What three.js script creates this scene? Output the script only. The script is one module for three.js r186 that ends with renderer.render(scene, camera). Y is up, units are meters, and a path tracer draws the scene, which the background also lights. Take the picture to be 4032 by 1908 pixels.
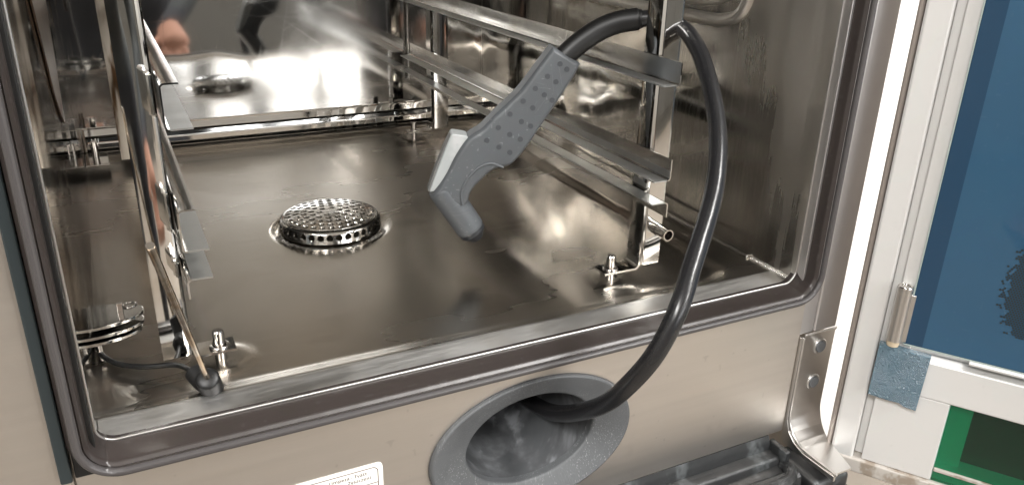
import * as THREE from 'three';
import { RoundedBoxGeometry } from 'three/addons/geometries/RoundedBoxGeometry.js';
import { mergeGeometries, mergeVertices, toCreasedNormals } from 'three/addons/utils/BufferGeometryUtils.js';
import { MarchingCubes } from 'three/addons/objects/MarchingCubes.js';
import { RectAreaLightUniformsLib } from 'three/addons/lights/RectAreaLightUniformsLib.js';

// ---------------------------------------------------------------- camera, light, exposure
const U = 0.36;                       // one survey unit (height of the lens above the cavity floor) in metres
const v3 = (x, y, z) => new THREE.Vector3(x * U, y * U, z * U);
const scene = new THREE.Scene();
const camera = new THREE.PerspectiveCamera(33.48, 4032 / 1908, 0.01, 60);
camera.position.set(0, U, 0);
camera.up.set(0.15301741, 0.92167735, -0.35650601);
camera.lookAt(0.4197766, U - 0.38721157, -0.8208866);
camera.updateMatrixWorld();
const renderer = new THREE.WebGLRenderer({ antialias: true });
renderer.setSize(1024, 484);
renderer.toneMapping = THREE.LinearToneMapping;
renderer.toneMappingExposure = 1.25;
renderer.shadowMap.enabled = true;
scene.background = new THREE.Color(0x000000);
RectAreaLightUniformsLib.init();
// ceiling fittings: [x, z, width, depth, radiance]; all hang from the ceiling of the kitchen
const CEILING = 1.75, KITCHEN = -0.8;
const LAMPS = [[1.35, 0.4, 0.3, 1.2, 54], [1.7, 2.2, 0.34, 1.2, 45], [2.5, -1.5, 1.2, 0.34, 60], [-1.1, 0.9, 0.3, 1.2, 66]];  // rear lamp added to whiten the gap, left lamp added to brighten the door

const WINDOW = [1.35, 0.72, 2.3, 0.95, 3.0];   // kitchen window in the wall behind the camera: x, y, width, height, radiance

// ---------------------------------------------------------------- helpers
let seed = 20240607;
const rnd = () => { seed = (seed + 0x6d2b79f5) | 0; let t = Math.imul(seed ^ (seed >>> 15), 1 | seed); t = (t + Math.imul(t ^ (t >>> 7), 61 | t)) ^ t; return ((t ^ (t >>> 14)) >>> 0) / 4294967296; };
const clamp = (x, a = 0, b = 1) => Math.min(b, Math.max(a, x));
const sstep = (a, b, x) => { const t = clamp((x - a) / (b - a)); return t * t * (3 - 2 * t); };
const lerp = (a, b, t) => a + (b - a) * t;
function lattice(n, s) { const a = new Float32Array(n * n); let k = s * 7919 + 13; for (let i = 0; i < a.length; i++) { k = (Math.imul(k, 1664525) + 1013904223) | 0; a[i] = ((k >>> 8) & 0xffff) / 65535; } return a; }
const LN = 64, LATS = [1, 2, 3, 4, 5, 6].map((s) => lattice(LN, s));
function vnoise(x, y, px, py, s = 0) {          // tiles with the periods px, py (at most 64)
  const L = LATS[s % 6]; let xi = Math.floor(x), yi = Math.floor(y); const fx = x - xi, fy = y - yi;
  const m = (a, b) => ((a % b) + b) % b; const x0 = m(xi, px), x1 = m(xi + 1, px), y0 = m(yi, py), y1 = m(yi + 1, py);
  const ux = fx * fx * (3 - 2 * fx), uy = fy * fy * (3 - 2 * fy), g = (a, b) => L[(b % LN) * LN + (a % LN)];
  return lerp(lerp(g(x0, y0), g(x1, y0), ux), lerp(g(x0, y1), g(x1, y1), ux), uy);
}
function fbm(u, v, fx, fy, oct, s = 0) { let a = 0, w = 0.5, t = 0; for (let o = 0; o < oct; o++) { const px = Math.min(64, fx << o), py = Math.min(64, fy << o); a += w * vnoise(u * px, v * py, px, py, s + o); t += w; w *= 0.55; } return a / t; }
function tex(n, m, fn, srgb, repeat) {           // fn(u, v) -> grey or [r, g, b] in 0..1
  const d = new Uint8Array(n * m * 4);
  for (let j = 0; j < m; j++) for (let i = 0; i < n; i++) { const c = fn(i / n, j / m), k = (j * n + i) * 4; const q = typeof c === 'number' ? [c, c, c] : c; for (let e = 0; e < 3; e++) d[k + e] = Math.round(255 * clamp(q[e])); d[k + 3] = 255; }
  const t = new THREE.DataTexture(d, n, m); t.wrapS = t.wrapT = THREE.RepeatWrapping; t.magFilter = THREE.LinearFilter; t.minFilter = THREE.LinearMipmapLinearFilter; t.generateMipmaps = true;
  if (srgb) t.colorSpace = THREE.SRGBColorSpace; if (repeat) t.repeat.set(repeat[0], repeat[1]); t.needsUpdate = true; return t;
}
function ftex(n, m, fn) { const d = new Float32Array(n * m * 4); for (let j = 0; j < m; j++) for (let i = 0; i < n; i++) { const c = fn(i / n, j / m), k = (j * n + i) * 4; d[k] = d[k + 1] = d[k + 2] = c; d[k + 3] = 1; } const t = new THREE.DataTexture(d, n, m, THREE.RGBAFormat, THREE.FloatType); t.wrapS = t.wrapT = THREE.RepeatWrapping; t.magFilter = t.minFilter = THREE.LinearFilter; t.needsUpdate = true; return t; }
function ctex(n, m, fn) { const d = new Float32Array(n * m * 4); for (let j = 0; j < m; j++) for (let i = 0; i < n; i++) { const c = fn(i / n, j / m), k = (j * n + i) * 4; d[k] = c[0]; d[k + 1] = c[1]; d[k + 2] = c[2]; d[k + 3] = 1; } const t = new THREE.DataTexture(d, n, m, THREE.RGBAFormat, THREE.FloatType); t.colorSpace = THREE.LinearSRGBColorSpace; t.wrapS = t.wrapT = THREE.RepeatWrapping; t.magFilter = t.minFilter = THREE.LinearFilter; t.needsUpdate = true; return t; }
const toS = (l) => (l <= 0.0031308 ? l * 12.92 : 1.055 * Math.pow(l, 1 / 2.4) - 0.055);
const lin = (r, g, b) => new THREE.Color().setRGB(r, g, b);
// scratches / dashes stamped into a wrapped grid
function strokes(n, count, angle, spread, lmin, lmax, s0) {
  const a = new Float32Array(n * n); let k = s0; const r = () => { k = (Math.imul(k, 1103515245) + 12345) | 0; return ((k >>> 8) & 0xffffff) / 0xffffff; };
  for (let c = 0; c < count; c++) { let x = r() * n, y = r() * n; const th = angle + (r() - 0.5) * spread, L = lerp(lmin, lmax, r() * r()), w = 0.3 + 0.7 * r(); for (let i = 0; i < L; i++) { const xi = ((x | 0) % n + n) % n, yi = ((y | 0) % n + n) % n; a[yi * n + xi] = Math.max(a[yi * n + xi], w); x += Math.cos(th); y += Math.sin(th); } }
  return (u, v) => a[((v * n) | 0) * n + ((u * n) | 0)];
}
function planarUV(g) {                            // uv in metres from the dominant axis of each face
  if (g.index) g = g.toNonIndexed(); g.computeBoundingBox();
  const p = g.attributes.position, uv = new Float32Array(p.count * 2), A = new THREE.Vector3(), B = new THREE.Vector3(), D = new THREE.Vector3();
  for (let i = 0; i < p.count; i += 3) {
    A.fromBufferAttribute(p, i); B.fromBufferAttribute(p, i + 1).sub(A); D.fromBufferAttribute(p, i + 2).sub(A); B.cross(D);
    const ax = Math.abs(B.x), ay = Math.abs(B.y), az = Math.abs(B.z);
    for (let k = 0; k < 3; k++) { const j = i + k; let a, b; if (ay >= ax && ay >= az) { a = p.getX(j); b = p.getZ(j); } else if (ax >= az) { a = p.getZ(j); b = p.getY(j); } else { a = p.getX(j); b = p.getY(j); } uv[j * 2] = a; uv[j * 2 + 1] = b; }
  }
  g.setAttribute('uv', new THREE.BufferAttribute(uv, 2)); return g;
}
const clean = (g) => { let h = g.index ? g.toNonIndexed() : g; for (const n of Object.keys(h.attributes)) if (!['position', 'normal', 'uv'].includes(n)) h.deleteAttribute(n); return h; };
const join = (list) => mergeGeometries(list.map(clean), false);
const used = {};
const numbered = (n) => { const k = used[n] = (used[n] ?? -1) + 1; return k ? n + '_' + String(k).padStart(3, '0') : n; };
function thing(name, label, category, base = [0, 0, 0], group) {
  const o = new THREE.Group(); o.name = numbered(name); o.position.copy(v3(...base)); o.userData = { label, category }; if (group) o.userData.group = group; scene.add(o); return o;
}
function put(name, g, m, parent, local = false) { // one named mesh; geometry in world metres unless local
  const o = new THREE.Mesh(g, m); o.name = name; o.castShadow = o.receiveShadow = true;
  if (!local && parent) { let q = parent; const off = new THREE.Vector3(); while (q && q !== scene) { off.add(q.position); q = q.parent; } g.translate(-off.x, -off.y, -off.z); }
  (parent || scene).add(o); return o;
}
function structure(name, g, m) { const o = put(name, g, m, null); o.userData.kind = 'structure'; return o; }
// box from corner to corner (survey units), with rounded edges
function box(x0, x1, y0, y1, z0, z1, r = 0.004) {
  const w = (x1 - x0) * U, h = (y1 - y0) * U, d = (z1 - z0) * U, rr = Math.min(r * U, w * 0.49, h * 0.49, d * 0.49);
  const g = rr > 0 ? new RoundedBoxGeometry(w, h, d, 2, rr) : new THREE.BoxGeometry(w, h, d);
  g.translate((x0 + x1) / 2 * U, (y0 + y1) / 2 * U, (z0 + z1) / 2 * U); return planarUV(g);
}
const curve = (pts) => new THREE.CatmullRomCurve3(pts.map((p) => v3(...p)), false, 'centripetal');
function tube(pts, r, n = 60, k = 16, caps = true) {
  const c = pts.isCurve ? pts : curve(pts); const g = new THREE.TubeGeometry(c, n, r * U, k, false); const list = [g];
  if (caps) for (const t of [0, 1]) { const p = c.getPoint(t), d = c.getTangent(t); const e = new THREE.SphereGeometry(r * U * 0.998, k, 6); e.scale(1, 1, 0.35); e.applyQuaternion(new THREE.Quaternion().setFromUnitVectors(new THREE.Vector3(0, 0, 1), d)); e.translate(p.x, p.y, p.z); list.push(e); }
  return join(list);
}
function rod(a, b, ra, rb, k = 20, open = false) { // straight tapered cylinder between two points
  const A = v3(...a), B = v3(...b), d = B.clone().sub(A), L = d.length(); const g = new THREE.CylinderGeometry(rb * U, ra * U, L, k, 1, open);
  g.translate(0, L / 2, 0); g.applyQuaternion(new THREE.Quaternion().setFromUnitVectors(new THREE.Vector3(0, 1, 0), d.normalize())); g.translate(A.x, A.y, A.z); return g;
}
// sheet bent along a profile: profile points (p, q), extruded from a to b; map(p, q, t) -> [x, y, z]; gets a thickness
function sheet(profile, a, b, map, thick = 0.004, seg = 1) {
  { const o = [profile[0]]; for (let i = 1; i < profile.length; i++) { const p = profile[i - 1], q = profile[i], L = Math.hypot(q[0] - p[0], q[1] - p[1]), e = Math.min(0.003, L * 0.2); if (L > 0.012) { o.push([lerp(p[0], q[0], e / L), lerp(p[1], q[1], e / L)], [lerp(q[0], p[0], e / L), lerp(q[1], p[1], e / L)]); } o.push(q); } profile = o; }   // support lines keep the flats flat
  const n = profile.length, P = []; const nor = profile.map((p, i) => { const q = profile[Math.max(0, i - 1)], r = profile[Math.min(n - 1, i + 1)]; const dx = r[0] - q[0], dy = r[1] - q[1], l = Math.hypot(dx, dy) || 1; return [-dy / l, dx / l]; });
  const ring = profile.map((p, i) => [p[0] + nor[i][0] * thick / 2, p[1] + nor[i][1] * thick / 2]).concat(profile.map((p, i) => [p[0] - nor[i][0] * thick / 2, p[1] - nor[i][1] * thick / 2]).reverse());
  const pos = [], m = ring.length; const q = (A, B, C, D) => { for (const X of [A, B, C, A, C, D]) pos.push(X[0] * U, X[1] * U, X[2] * U); };
  for (let s = 0; s < seg; s++) { const t0 = lerp(a, b, s / seg), t1 = lerp(a, b, (s + 1) / seg); for (let i = 0; i < m; i++) { const c = ring[i], d = ring[(i + 1) % m]; q(map(c[0], c[1], t0), map(d[0], d[1], t0), map(d[0], d[1], t1), map(c[0], c[1], t1)); } }
  for (const t of [a, b]) for (let i = 0; i < n - 1; i++) { const A = ring[i], B = ring[i + 1], C = ring[m - 2 - i], D = ring[m - 1 - i]; q(map(...A, t), map(...B, t), map(...C, t), map(...D, t)); }
  const g = new THREE.BufferGeometry(); g.setAttribute('position', new THREE.Float32BufferAttribute(pos, 3)); g.computeVertexNormals();
  return planarUV(toCreasedNormals(mergeVertices(g, 1e-6), 0.6));
}
function arcPts(cx, cy, r, a0, a1, n) { const o = []; for (let i = 0; i <= n; i++) { const a = lerp(a0, a1, i / n); o.push([cx + r * Math.cos(a), cy + r * Math.sin(a)]); } return o; }
const PI = Math.PI;

// ---------------------------------------------------------------- materials
const N = 512;
const hair = strokes(N, 900, 0, 0.12, 20, 260, 11), hairAny = strokes(N, 260, 0.6, 2.6, 12, 150, 23), hairUp = strokes(N, 1500, PI / 2, 0.1, 20, 240, 37);
const blot = (u, v, s = 0) => fbm(u, v, 4, 4, 5, s);
// polished cavity sheet: faint waves, smears, water marks
const polishRough = tex(N, N, (u, v) => 0.03 + 0.10 * sstep(0.45, 0.85, fbm(u, v, 4, 4, 3)) + 0.02 * fbm(u, v, 32, 32, 2, 3) + 0.04 * hairAny(u, v));
const polishBump = ftex(256, 256, (u, v) => fbm(u, v, 3, 3, 3, 2));
const polishTone = tex(N, N, (u, v) => { const s = sstep(0.52, 0.8, fbm(u, v, 6, 6, 5, 1)), d = fbm(u, v, 40, 40, 2, 4); const k = 1 - 0.10 * s - 0.05 * d; return [toS(0.70 * k), toS(0.69 * k * (1 - 0.02 * s)), toS(0.67 * k * (1 - 0.05 * s))]; }, true);
const rep = (t, x, y) => { const c = t.clone(); c.repeat.set(x, y ?? x); c.needsUpdate = true; return c; };
const steel = new THREE.MeshPhysicalMaterial({ metalness: 1, map: rep(polishTone, 2.4), roughness: 1, roughnessMap: rep(polishRough, 2.1), bumpMap: rep(polishBump, 2.2), bumpScale: 0.0016 });
const steelBack = new THREE.MeshPhysicalMaterial({ metalness: 1, map: rep(polishTone, 1.3), roughness: 1, roughnessMap: rep(ftex(N, N, (u, v) => 0.04 + 0.09 * sstep(0.42, 0.8, fbm(u, v, 5, 5, 4, 2)) + 0.06 * hairAny(u, v)), 1.3), bumpMap: rep(polishBump, 1.6), bumpScale: 0.001 });
// right-hand wall: vertically brushed and scuffed
const scuffRough = tex(N, N, (u, v) => { const worn = sstep(-0.12, 0.16, u - 0.975 + 0.28 * v + 0.12 * (fbm(u, v, 64, 2, 2, 1) - 0.5)); return 0.04 + 0.05 * fbm(u, v, 64, 3, 2, 1) + worn * (0.3 + 0.14 * fbm(u, v, 64, 4, 3, 2)) + 0.06 * hairUp(u, v); });
const scuffBump = tex(N, N, (u, v) => 0.5 * fbm(u, v, 64, 2, 2, 4) + 0.5 * hairUp(u, v));
const wallPlace = (t) => { const c = t.clone(); c.wrapS = c.wrapT = THREE.ClampToEdgeWrapping; c.repeat.set(1 / (2.3 * U), 1 / (1.4 * U)); c.offset.set(3.8 / 2.3, 0.05); c.needsUpdate = true; return c; };   // u = 0 at the back, 1 at the mouth
const steelScuffed = new THREE.MeshPhysicalMaterial({ metalness: 1, map: rep(tex(N, N, (u, v) => { const s = fbm(u, v, 5, 5, 4, 1); return [toS(0.72 - 0.1 * s), toS(0.7 - 0.12 * s), toS(0.67 - 0.15 * s)]; }, true), 1.7), roughness: 1, roughnessMap: wallPlace(scuffRough), bumpMap: rep(polishBump, 2.6), bumpScale: 0.0018 });
// cavity floor: worn, stained, streaked
const floorRough = ftex(N, N, (u, v) => 0.17 + 0.10 * sstep(0.3, 0.8, fbm(u, v, 3, 3, 3, 1)) + 0.05 * fbm(u, v, 3, 64, 2, 2));
const floorTone = ctex(N, N, (u, v) => { const s = fbm(u, v, 3, 3, 3, 3), f = fbm(u, v, 50, 50, 2, 1), sp = sstep(0.83, 0.9, fbm(u, v, 60, 60, 2, 5)); const k = (1.02 - 0.1 * s - 0.03 * f) ; return [0.51 * k, 0.477 * k, 0.43 * k]; });
const steelFloor = new THREE.MeshPhysicalMaterial({ metalness: 1, map: rep(floorTone, 1.9), roughness: 1, roughnessMap: rep(floorRough, 2.3) });
const lipSteel = new THREE.MeshPhysicalMaterial({ metalness: 1, map: rep(polishTone, 3), roughness: 1, roughnessMap: rep(tex(N, N, (u, v) => 0.3 + 0.14 * fbm(u, v, 3, 40, 2, 2) + 0.12 * sstep(0.4, 0.7, blot(u, v, 3)) + 0.08 * hair(u, v)), 3), bumpMap: rep(polishBump, 6), bumpScale: 0.0002 });
// brushed outer panel
const brushRough = tex(N, N, (u, v) => 0.4 + 0.05 * fbm(u, v, 2, 64, 2, 1) + 0.06 * blot(u, v, 3) + 0.05 * hair(u, v));
const brushBump = tex(N, N, (u, v) => 0.6 * fbm(u, v, 2, 64, 2, 3) + 0.4 * hair(u, v));
const brushTone = tex(N, N, (u, v) => { const b = fbm(u, v, 2, 64, 2, 2), s = sstep(0.66, 0.85, fbm(u, v, 5, 5, 6, 4)), d = sstep(0.86, 0.93, fbm(u, v, 64, 64, 2, 1)); const k = 0.95 + 0.08 * b - 0.12 * s - 0.1 * d; return [toS(0.66 * k), toS(0.625 * k), toS(0.585 * k)]; }, true);
const panelSteel = new THREE.MeshPhysicalMaterial({ metalness: 1, map: rep(brushTone, 3), roughness: 1, roughnessMap: rep(brushRough, 3), bumpMap: rep(brushBump, 3), bumpScale: 0.00005, anisotropy: 0.4 });
const columnSteel = new THREE.MeshPhysicalMaterial({ metalness: 1, color: lin(0.68, 0.665, 0.66), roughness: 0.42, bumpMap: rep(polishBump, 9), bumpScale: 0.00015 });
const satin = new THREE.MeshPhysicalMaterial({ metalness: 1, color: lin(0.62, 0.605, 0.585), roughness: 0.33, roughnessMap: null, bumpMap: rep(polishBump, 8), bumpScale: 0.0001 });
const rackRough = tex(N, N, (u, v) => 0.05 + 0.10 * sstep(0.35, 0.85, fbm(u, v, 4, 4, 2, 4)) + 0.05 * hairAny(u, v) + 0.06 * fbm(u, v, 40, 40, 2, 0));
const rackTone = tex(N, N, (u, v) => { const s = sstep(0.5, 0.82, fbm(u, v, 5, 5, 5, 2)); return [toS(0.68 * (1 - 0.12 * s)), toS(0.67 * (1 - 0.15 * s)), toS(0.65 * (1 - 0.2 * s))]; }, true);
const rackSteel = new THREE.MeshPhysicalMaterial({ metalness: 1, map: rep(rackTone, 5), roughness: 1, roughnessMap: rep(rackRough, 4), bumpMap: rep(polishBump, 6), bumpScale: 0.00012 });
const railSteel = new THREE.MeshPhysicalMaterial({ metalness: 1, map: rep(rackTone, 5), roughness: 1, roughnessMap: rep(tex(N, N, (u, v) => 0.08 + 0.12 * sstep(0.3, 0.8, fbm(u, v, 4, 4, 2, 4)) + 0.06 * hairAny(u, v) + 0.05 * fbm(u, v, 40, 40, 2, 0)), 4), bumpMap: rep(polishBump, 6), bumpScale: 0.0001 });
const postSteel = new THREE.MeshPhysicalMaterial({ metalness: 1, map: rep(rackTone, 5), roughness: 1, roughnessMap: rep(tex(N, N, (u, v) => 0.03 + 0.05 * fbm(u, v, 5, 5, 3, 1) + 0.05 * hairAny(u, v)), 4) });
const ledgeSteel = new THREE.MeshPhysicalMaterial({ metalness: 1, color: lin(0.62, 0.625, 0.61), roughness: 1, roughnessMap: rep(tex(N, N, (u, v) => 0.3 + 0.16 * fbm(u, v, 6, 40, 3, 4) + 0.12 * hairAny(u, v)), 5), bumpMap: rep(polishBump, 8), bumpScale: 0.0001 });
const scorched = new THREE.MeshPhysicalMaterial({ metalness: 0.8, map: tex(256, 256, (u, v) => { const s = sstep(0.35, 0.62, fbm(u, v, 12, 3, 4, 3)); return [toS(lerp(0.42, 0.085, s)), toS(lerp(0.37, 0.045, s)), toS(lerp(0.31, 0.02, s))]; }, true, [9, 5]), roughness: 0.38 });
const burnt = new THREE.MeshPhysicalMaterial({ metalness: 0.35, map: tex(256, 256, (u, v) => { const s = fbm(u, v, 40, 4, 4, 3); return [toS(lerp(0.03, 0.2, s * s)), toS(lerp(0.018, 0.12, s * s)), toS(lerp(0.01, 0.065, s * s))]; }, true, [6, 3]), roughness: 0.36 });
const bright = new THREE.MeshPhysicalMaterial({ metalness: 1, color: lin(0.66, 0.645, 0.62), roughness: 0.14 });
const chrome = new THREE.MeshPhysicalMaterial({ metalness: 1, color: lin(0.68, 0.65, 0.62), roughness: 0.1 });
// rubber and plastics
const dust = (u, v, k) => sstep(k, k + 0.05, fbm(u, v, 64, 64, 2, 2));
const rubberTone = tex(N, N, (u, v) => { const s = 0.85 + 0.3 * blot(u, v, 1), d = sstep(0.87, 0.93, fbm(u, v, 64, 64, 1, 4)) * 0.012; return [toS(0.036 * s + d), toS(0.029 * s + d), toS(0.0265 * s + d)]; }, true);
const gasketRubber = new THREE.MeshPhysicalMaterial({ map: rep(rubberTone, 3), roughness: 0.33, bumpMap: rep(polishBump, 12), bumpScale: 0.00025 });
const beadRubber = new THREE.MeshPhysicalMaterial({ color: lin(0.065, 0.06, 0.06), roughness: 0.3, bumpMap: rep(polishBump, 12), bumpScale: 0.0002 });
const tealTrim = new THREE.MeshPhysicalMaterial({ color: lin(0.024, 0.033, 0.036), roughness: 0.4 });
const gunTone = tex(N, N, (u, v) => { const s = 0.94 + 0.12 * blot(u, v, 5), d = sstep(0.9, 0.96, fbm(u, v, 64, 64, 1, 3)) * 0.06 + 0.05 * hairAny(u, v) * sstep(0.5, 0.7, blot(u, v, 2)); return [toS(0.083 * s + d), toS(0.09 * s + d), toS(0.097 * s + d)]; }, true);
const gunPlastic = new THREE.MeshPhysicalMaterial({ map: rep(gunTone, 6), roughness: 0.46, bumpMap: tex(256, 256, (u, v) => fbm(u, v, 64, 64, 1, 1), false, [16, 16]), bumpScale: 0.00006 });
const dimplePlastic = new THREE.MeshPhysicalMaterial({ color: lin(0.05, 0.054, 0.06), roughness: 0.5 });
const nozzlePlastic = new THREE.MeshPhysicalMaterial({ color: lin(0.028, 0.03, 0.033), roughness: 0.4 });
const triggerPlastic = new THREE.MeshPhysicalMaterial({ map: tex(256, 256, (u, v) => { const s = sstep(0.55, 0.8, blot(u, v, 3)); return [toS(0.34 + 0.1 * s), toS(0.36 + 0.09 * s), toS(0.36 + 0.09 * s)]; }, true, [12, 12]), roughness: 0.4 });
const triggerShade = new THREE.MeshPhysicalMaterial({ color: lin(0.16, 0.165, 0.16), roughness: 0.5 });  // shaded back of the trigger, painted in as a darker tone
const hoseTone = tex(N, N, (u, v) => { const s = 0.8 + 0.5 * blot(u, v, 2), d = sstep(0.84, 0.92, fbm(u, v, 60, 60, 1, 0)) * 0.008; return [toS(0.013 * s + d), toS(0.013 * s + d), toS(0.014 * s + d)]; }, true);
const hoseRubber = new THREE.MeshPhysicalMaterial({ map: rep(hoseTone, 4, 2), roughness: 0.27, bumpMap: rep(polishBump, 20, 4), bumpScale: 0.0001 });
const blackRubber = new THREE.MeshPhysicalMaterial({ color: lin(0.007, 0.007, 0.007), roughness: 0.45 });
const specks = strokes(N, 3800, 0.8, 6, 1, 5, 71);
const portTone = tex(N, N, (u, v) => { const g = sstep(0.3, 0.68, blot(u, v, 2)), d = specks(u, v) * 0.34 * g; const b = 0.078 + 0.03 * blot(u, v, 4); return [toS(b + d), toS(b * 1.05 + d), toS(b * 1.1 + d)]; }, true);
const portPlastic = new THREE.MeshPhysicalMaterial({ map: rep(portTone, 7), roughness: 0.5, bumpMap: rep(tex(256, 256, (u, v) => fbm(u, v, 64, 64, 1, 2)), 20), bumpScale: 0.00012 });
const bowlTone = tex(N, N, (u, v) => { const l = sstep(0.35, 0.7, fbm(u, v, 5, 4, 6, 1)), w = sstep(0.56, 0.72, fbm(u, v, 9, 7, 5, 3)) * 0.3; const b = 0.06 + 0.075 * l + 0.5 * w * l; return [toS(b), toS(b * 1.04), toS(b * 1.1)]; }, true);
const bowlPlastic = new THREE.MeshPhysicalMaterial({ map: rep(bowlTone, 8), roughness: 0.62, bumpMap: rep(polishBump, 20), bumpScale: 0.001 });
const trayTone = tex(N, N, (u, v) => { const l = sstep(0.6, 0.78, fbm(u, v, 6, 6, 6, 5)), d = specks(u, v) * 0.12 * sstep(0.4, 0.7, blot(u, v, 1)); const b = 0.02 + 0.07 * l + d; return [toS(b), toS(b * 1.08), toS(b * 1.12)]; }, true);
const trayPlastic = new THREE.MeshPhysicalMaterial({ map: rep(trayTone, 6), roughness: 0.38, bumpMap: rep(polishBump, 14), bumpScale: 0.0008 });
// door
const doorTone = tex(N, N, (u, v) => { const b = 0.985 + 0.03 * fbm(u, v, 4, 4, 3, 3) - 0.04 * sstep(0.8, 0.96, fbm(u, v, 60, 60, 2, 2)); return [toS(0.69 * b), toS(0.685 * b), toS(0.67 * b)]; }, true);
const doorPaint = new THREE.MeshPhysicalMaterial({ map: rep(doorTone, 4), roughness: 0.38, metalness: 0.15 });
const doorEdge = new THREE.MeshPhysicalMaterial({ color: lin(0.36, 0.32, 0.29), roughness: 0.4, metalness: 0.5 });
const dirtyLedge = new THREE.MeshPhysicalMaterial({ map: tex(N, N, (u, v) => { const s = sstep(0.45, 0.7, fbm(u, v, 8, 6, 5, 3)); return [toS(lerp(0.5, 0.3, s)), toS(lerp(0.47, 0.25, s)), toS(lerp(0.43, 0.2, s))]; }, true, [9, 9]), roughness: 0.5 });
const blueGlass = new THREE.MeshPhysicalMaterial({ map: tex(256, 256, (u, v) => { const s = 0.92 + 0.16 * blot(u, v, 1), d = sstep(0.93, 0.97, fbm(u, v, 64, 64, 1, 3)) * 0.008; return [toS(0.026 * s + d), toS(0.085 * s + d), toS(0.155 * s + d)]; }, true, [3, 3]), roughness: 0.05 });
const blueBand = new THREE.MeshPhysicalMaterial({ color: lin(0.011, 0.046, 0.095), roughness: 0.16 });
const glassEdge = new THREE.MeshPhysicalMaterial({ color: lin(0.42, 0.5, 0.47), roughness: 0.2 });
const greenGlass = new THREE.MeshPhysicalMaterial({ color: lin(0.17, 0.69, 0.55), roughness: 0.06, transmission: 1, thickness: 0, ior: 1.5 });
const darkGlass = new THREE.MeshPhysicalMaterial({ color: lin(0.01, 0.03, 0.027), roughness: 0.08 });
const pebble = ftex(N, N, (u, v) => { const a = fbm(u, v, 24, 34, 2, 1), b = fbm(u, v, 26, 36, 2, 4); return Math.abs(a - b) * 3; });
const blueFilm = new THREE.MeshPhysicalMaterial({ map: tex(N, N, (u, v) => { const s = blot(u, v, 3); return [toS(lerp(0.13, 0.24, s)), toS(lerp(0.25, 0.36, s)), toS(lerp(0.33, 0.45, s))]; }, true, [12, 12]), roughness: 0.16, bumpMap: rep(pebble, 24), bumpScale: 0.0022, clearcoat: 0.7, clearcoatRoughness: 0.08 });
// kitchen
const floorPaint = new THREE.MeshStandardMaterial({ map: tex(256, 256, (u, v) => { const s = 0.92 + 0.16 * blot(u, v, 2); return [toS(0.23 * s), toS(0.2 * s), toS(0.168 * s)]; }, true, [1, 1]), roughness: 0.55 });
const wallPaint = new THREE.MeshStandardMaterial({ color: lin(0.42, 0.405, 0.38), roughness: 0.8 });
const whiteWall = new THREE.MeshStandardMaterial({ color: lin(0.82, 0.81, 0.79), roughness: 0.75 });
const ceilingPaint = new THREE.MeshStandardMaterial({ color: lin(0.5, 0.485, 0.46), roughness: 0.9 });
const lampHousing = new THREE.MeshStandardMaterial({ color: lin(0.7, 0.7, 0.7), roughness: 0.5 });
const lampGlow = new THREE.MeshStandardMaterial({ color: lin(0.8, 0.8, 0.8), emissive: lin(1, 0.982, 0.958), emissiveIntensity: 3 });

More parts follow.
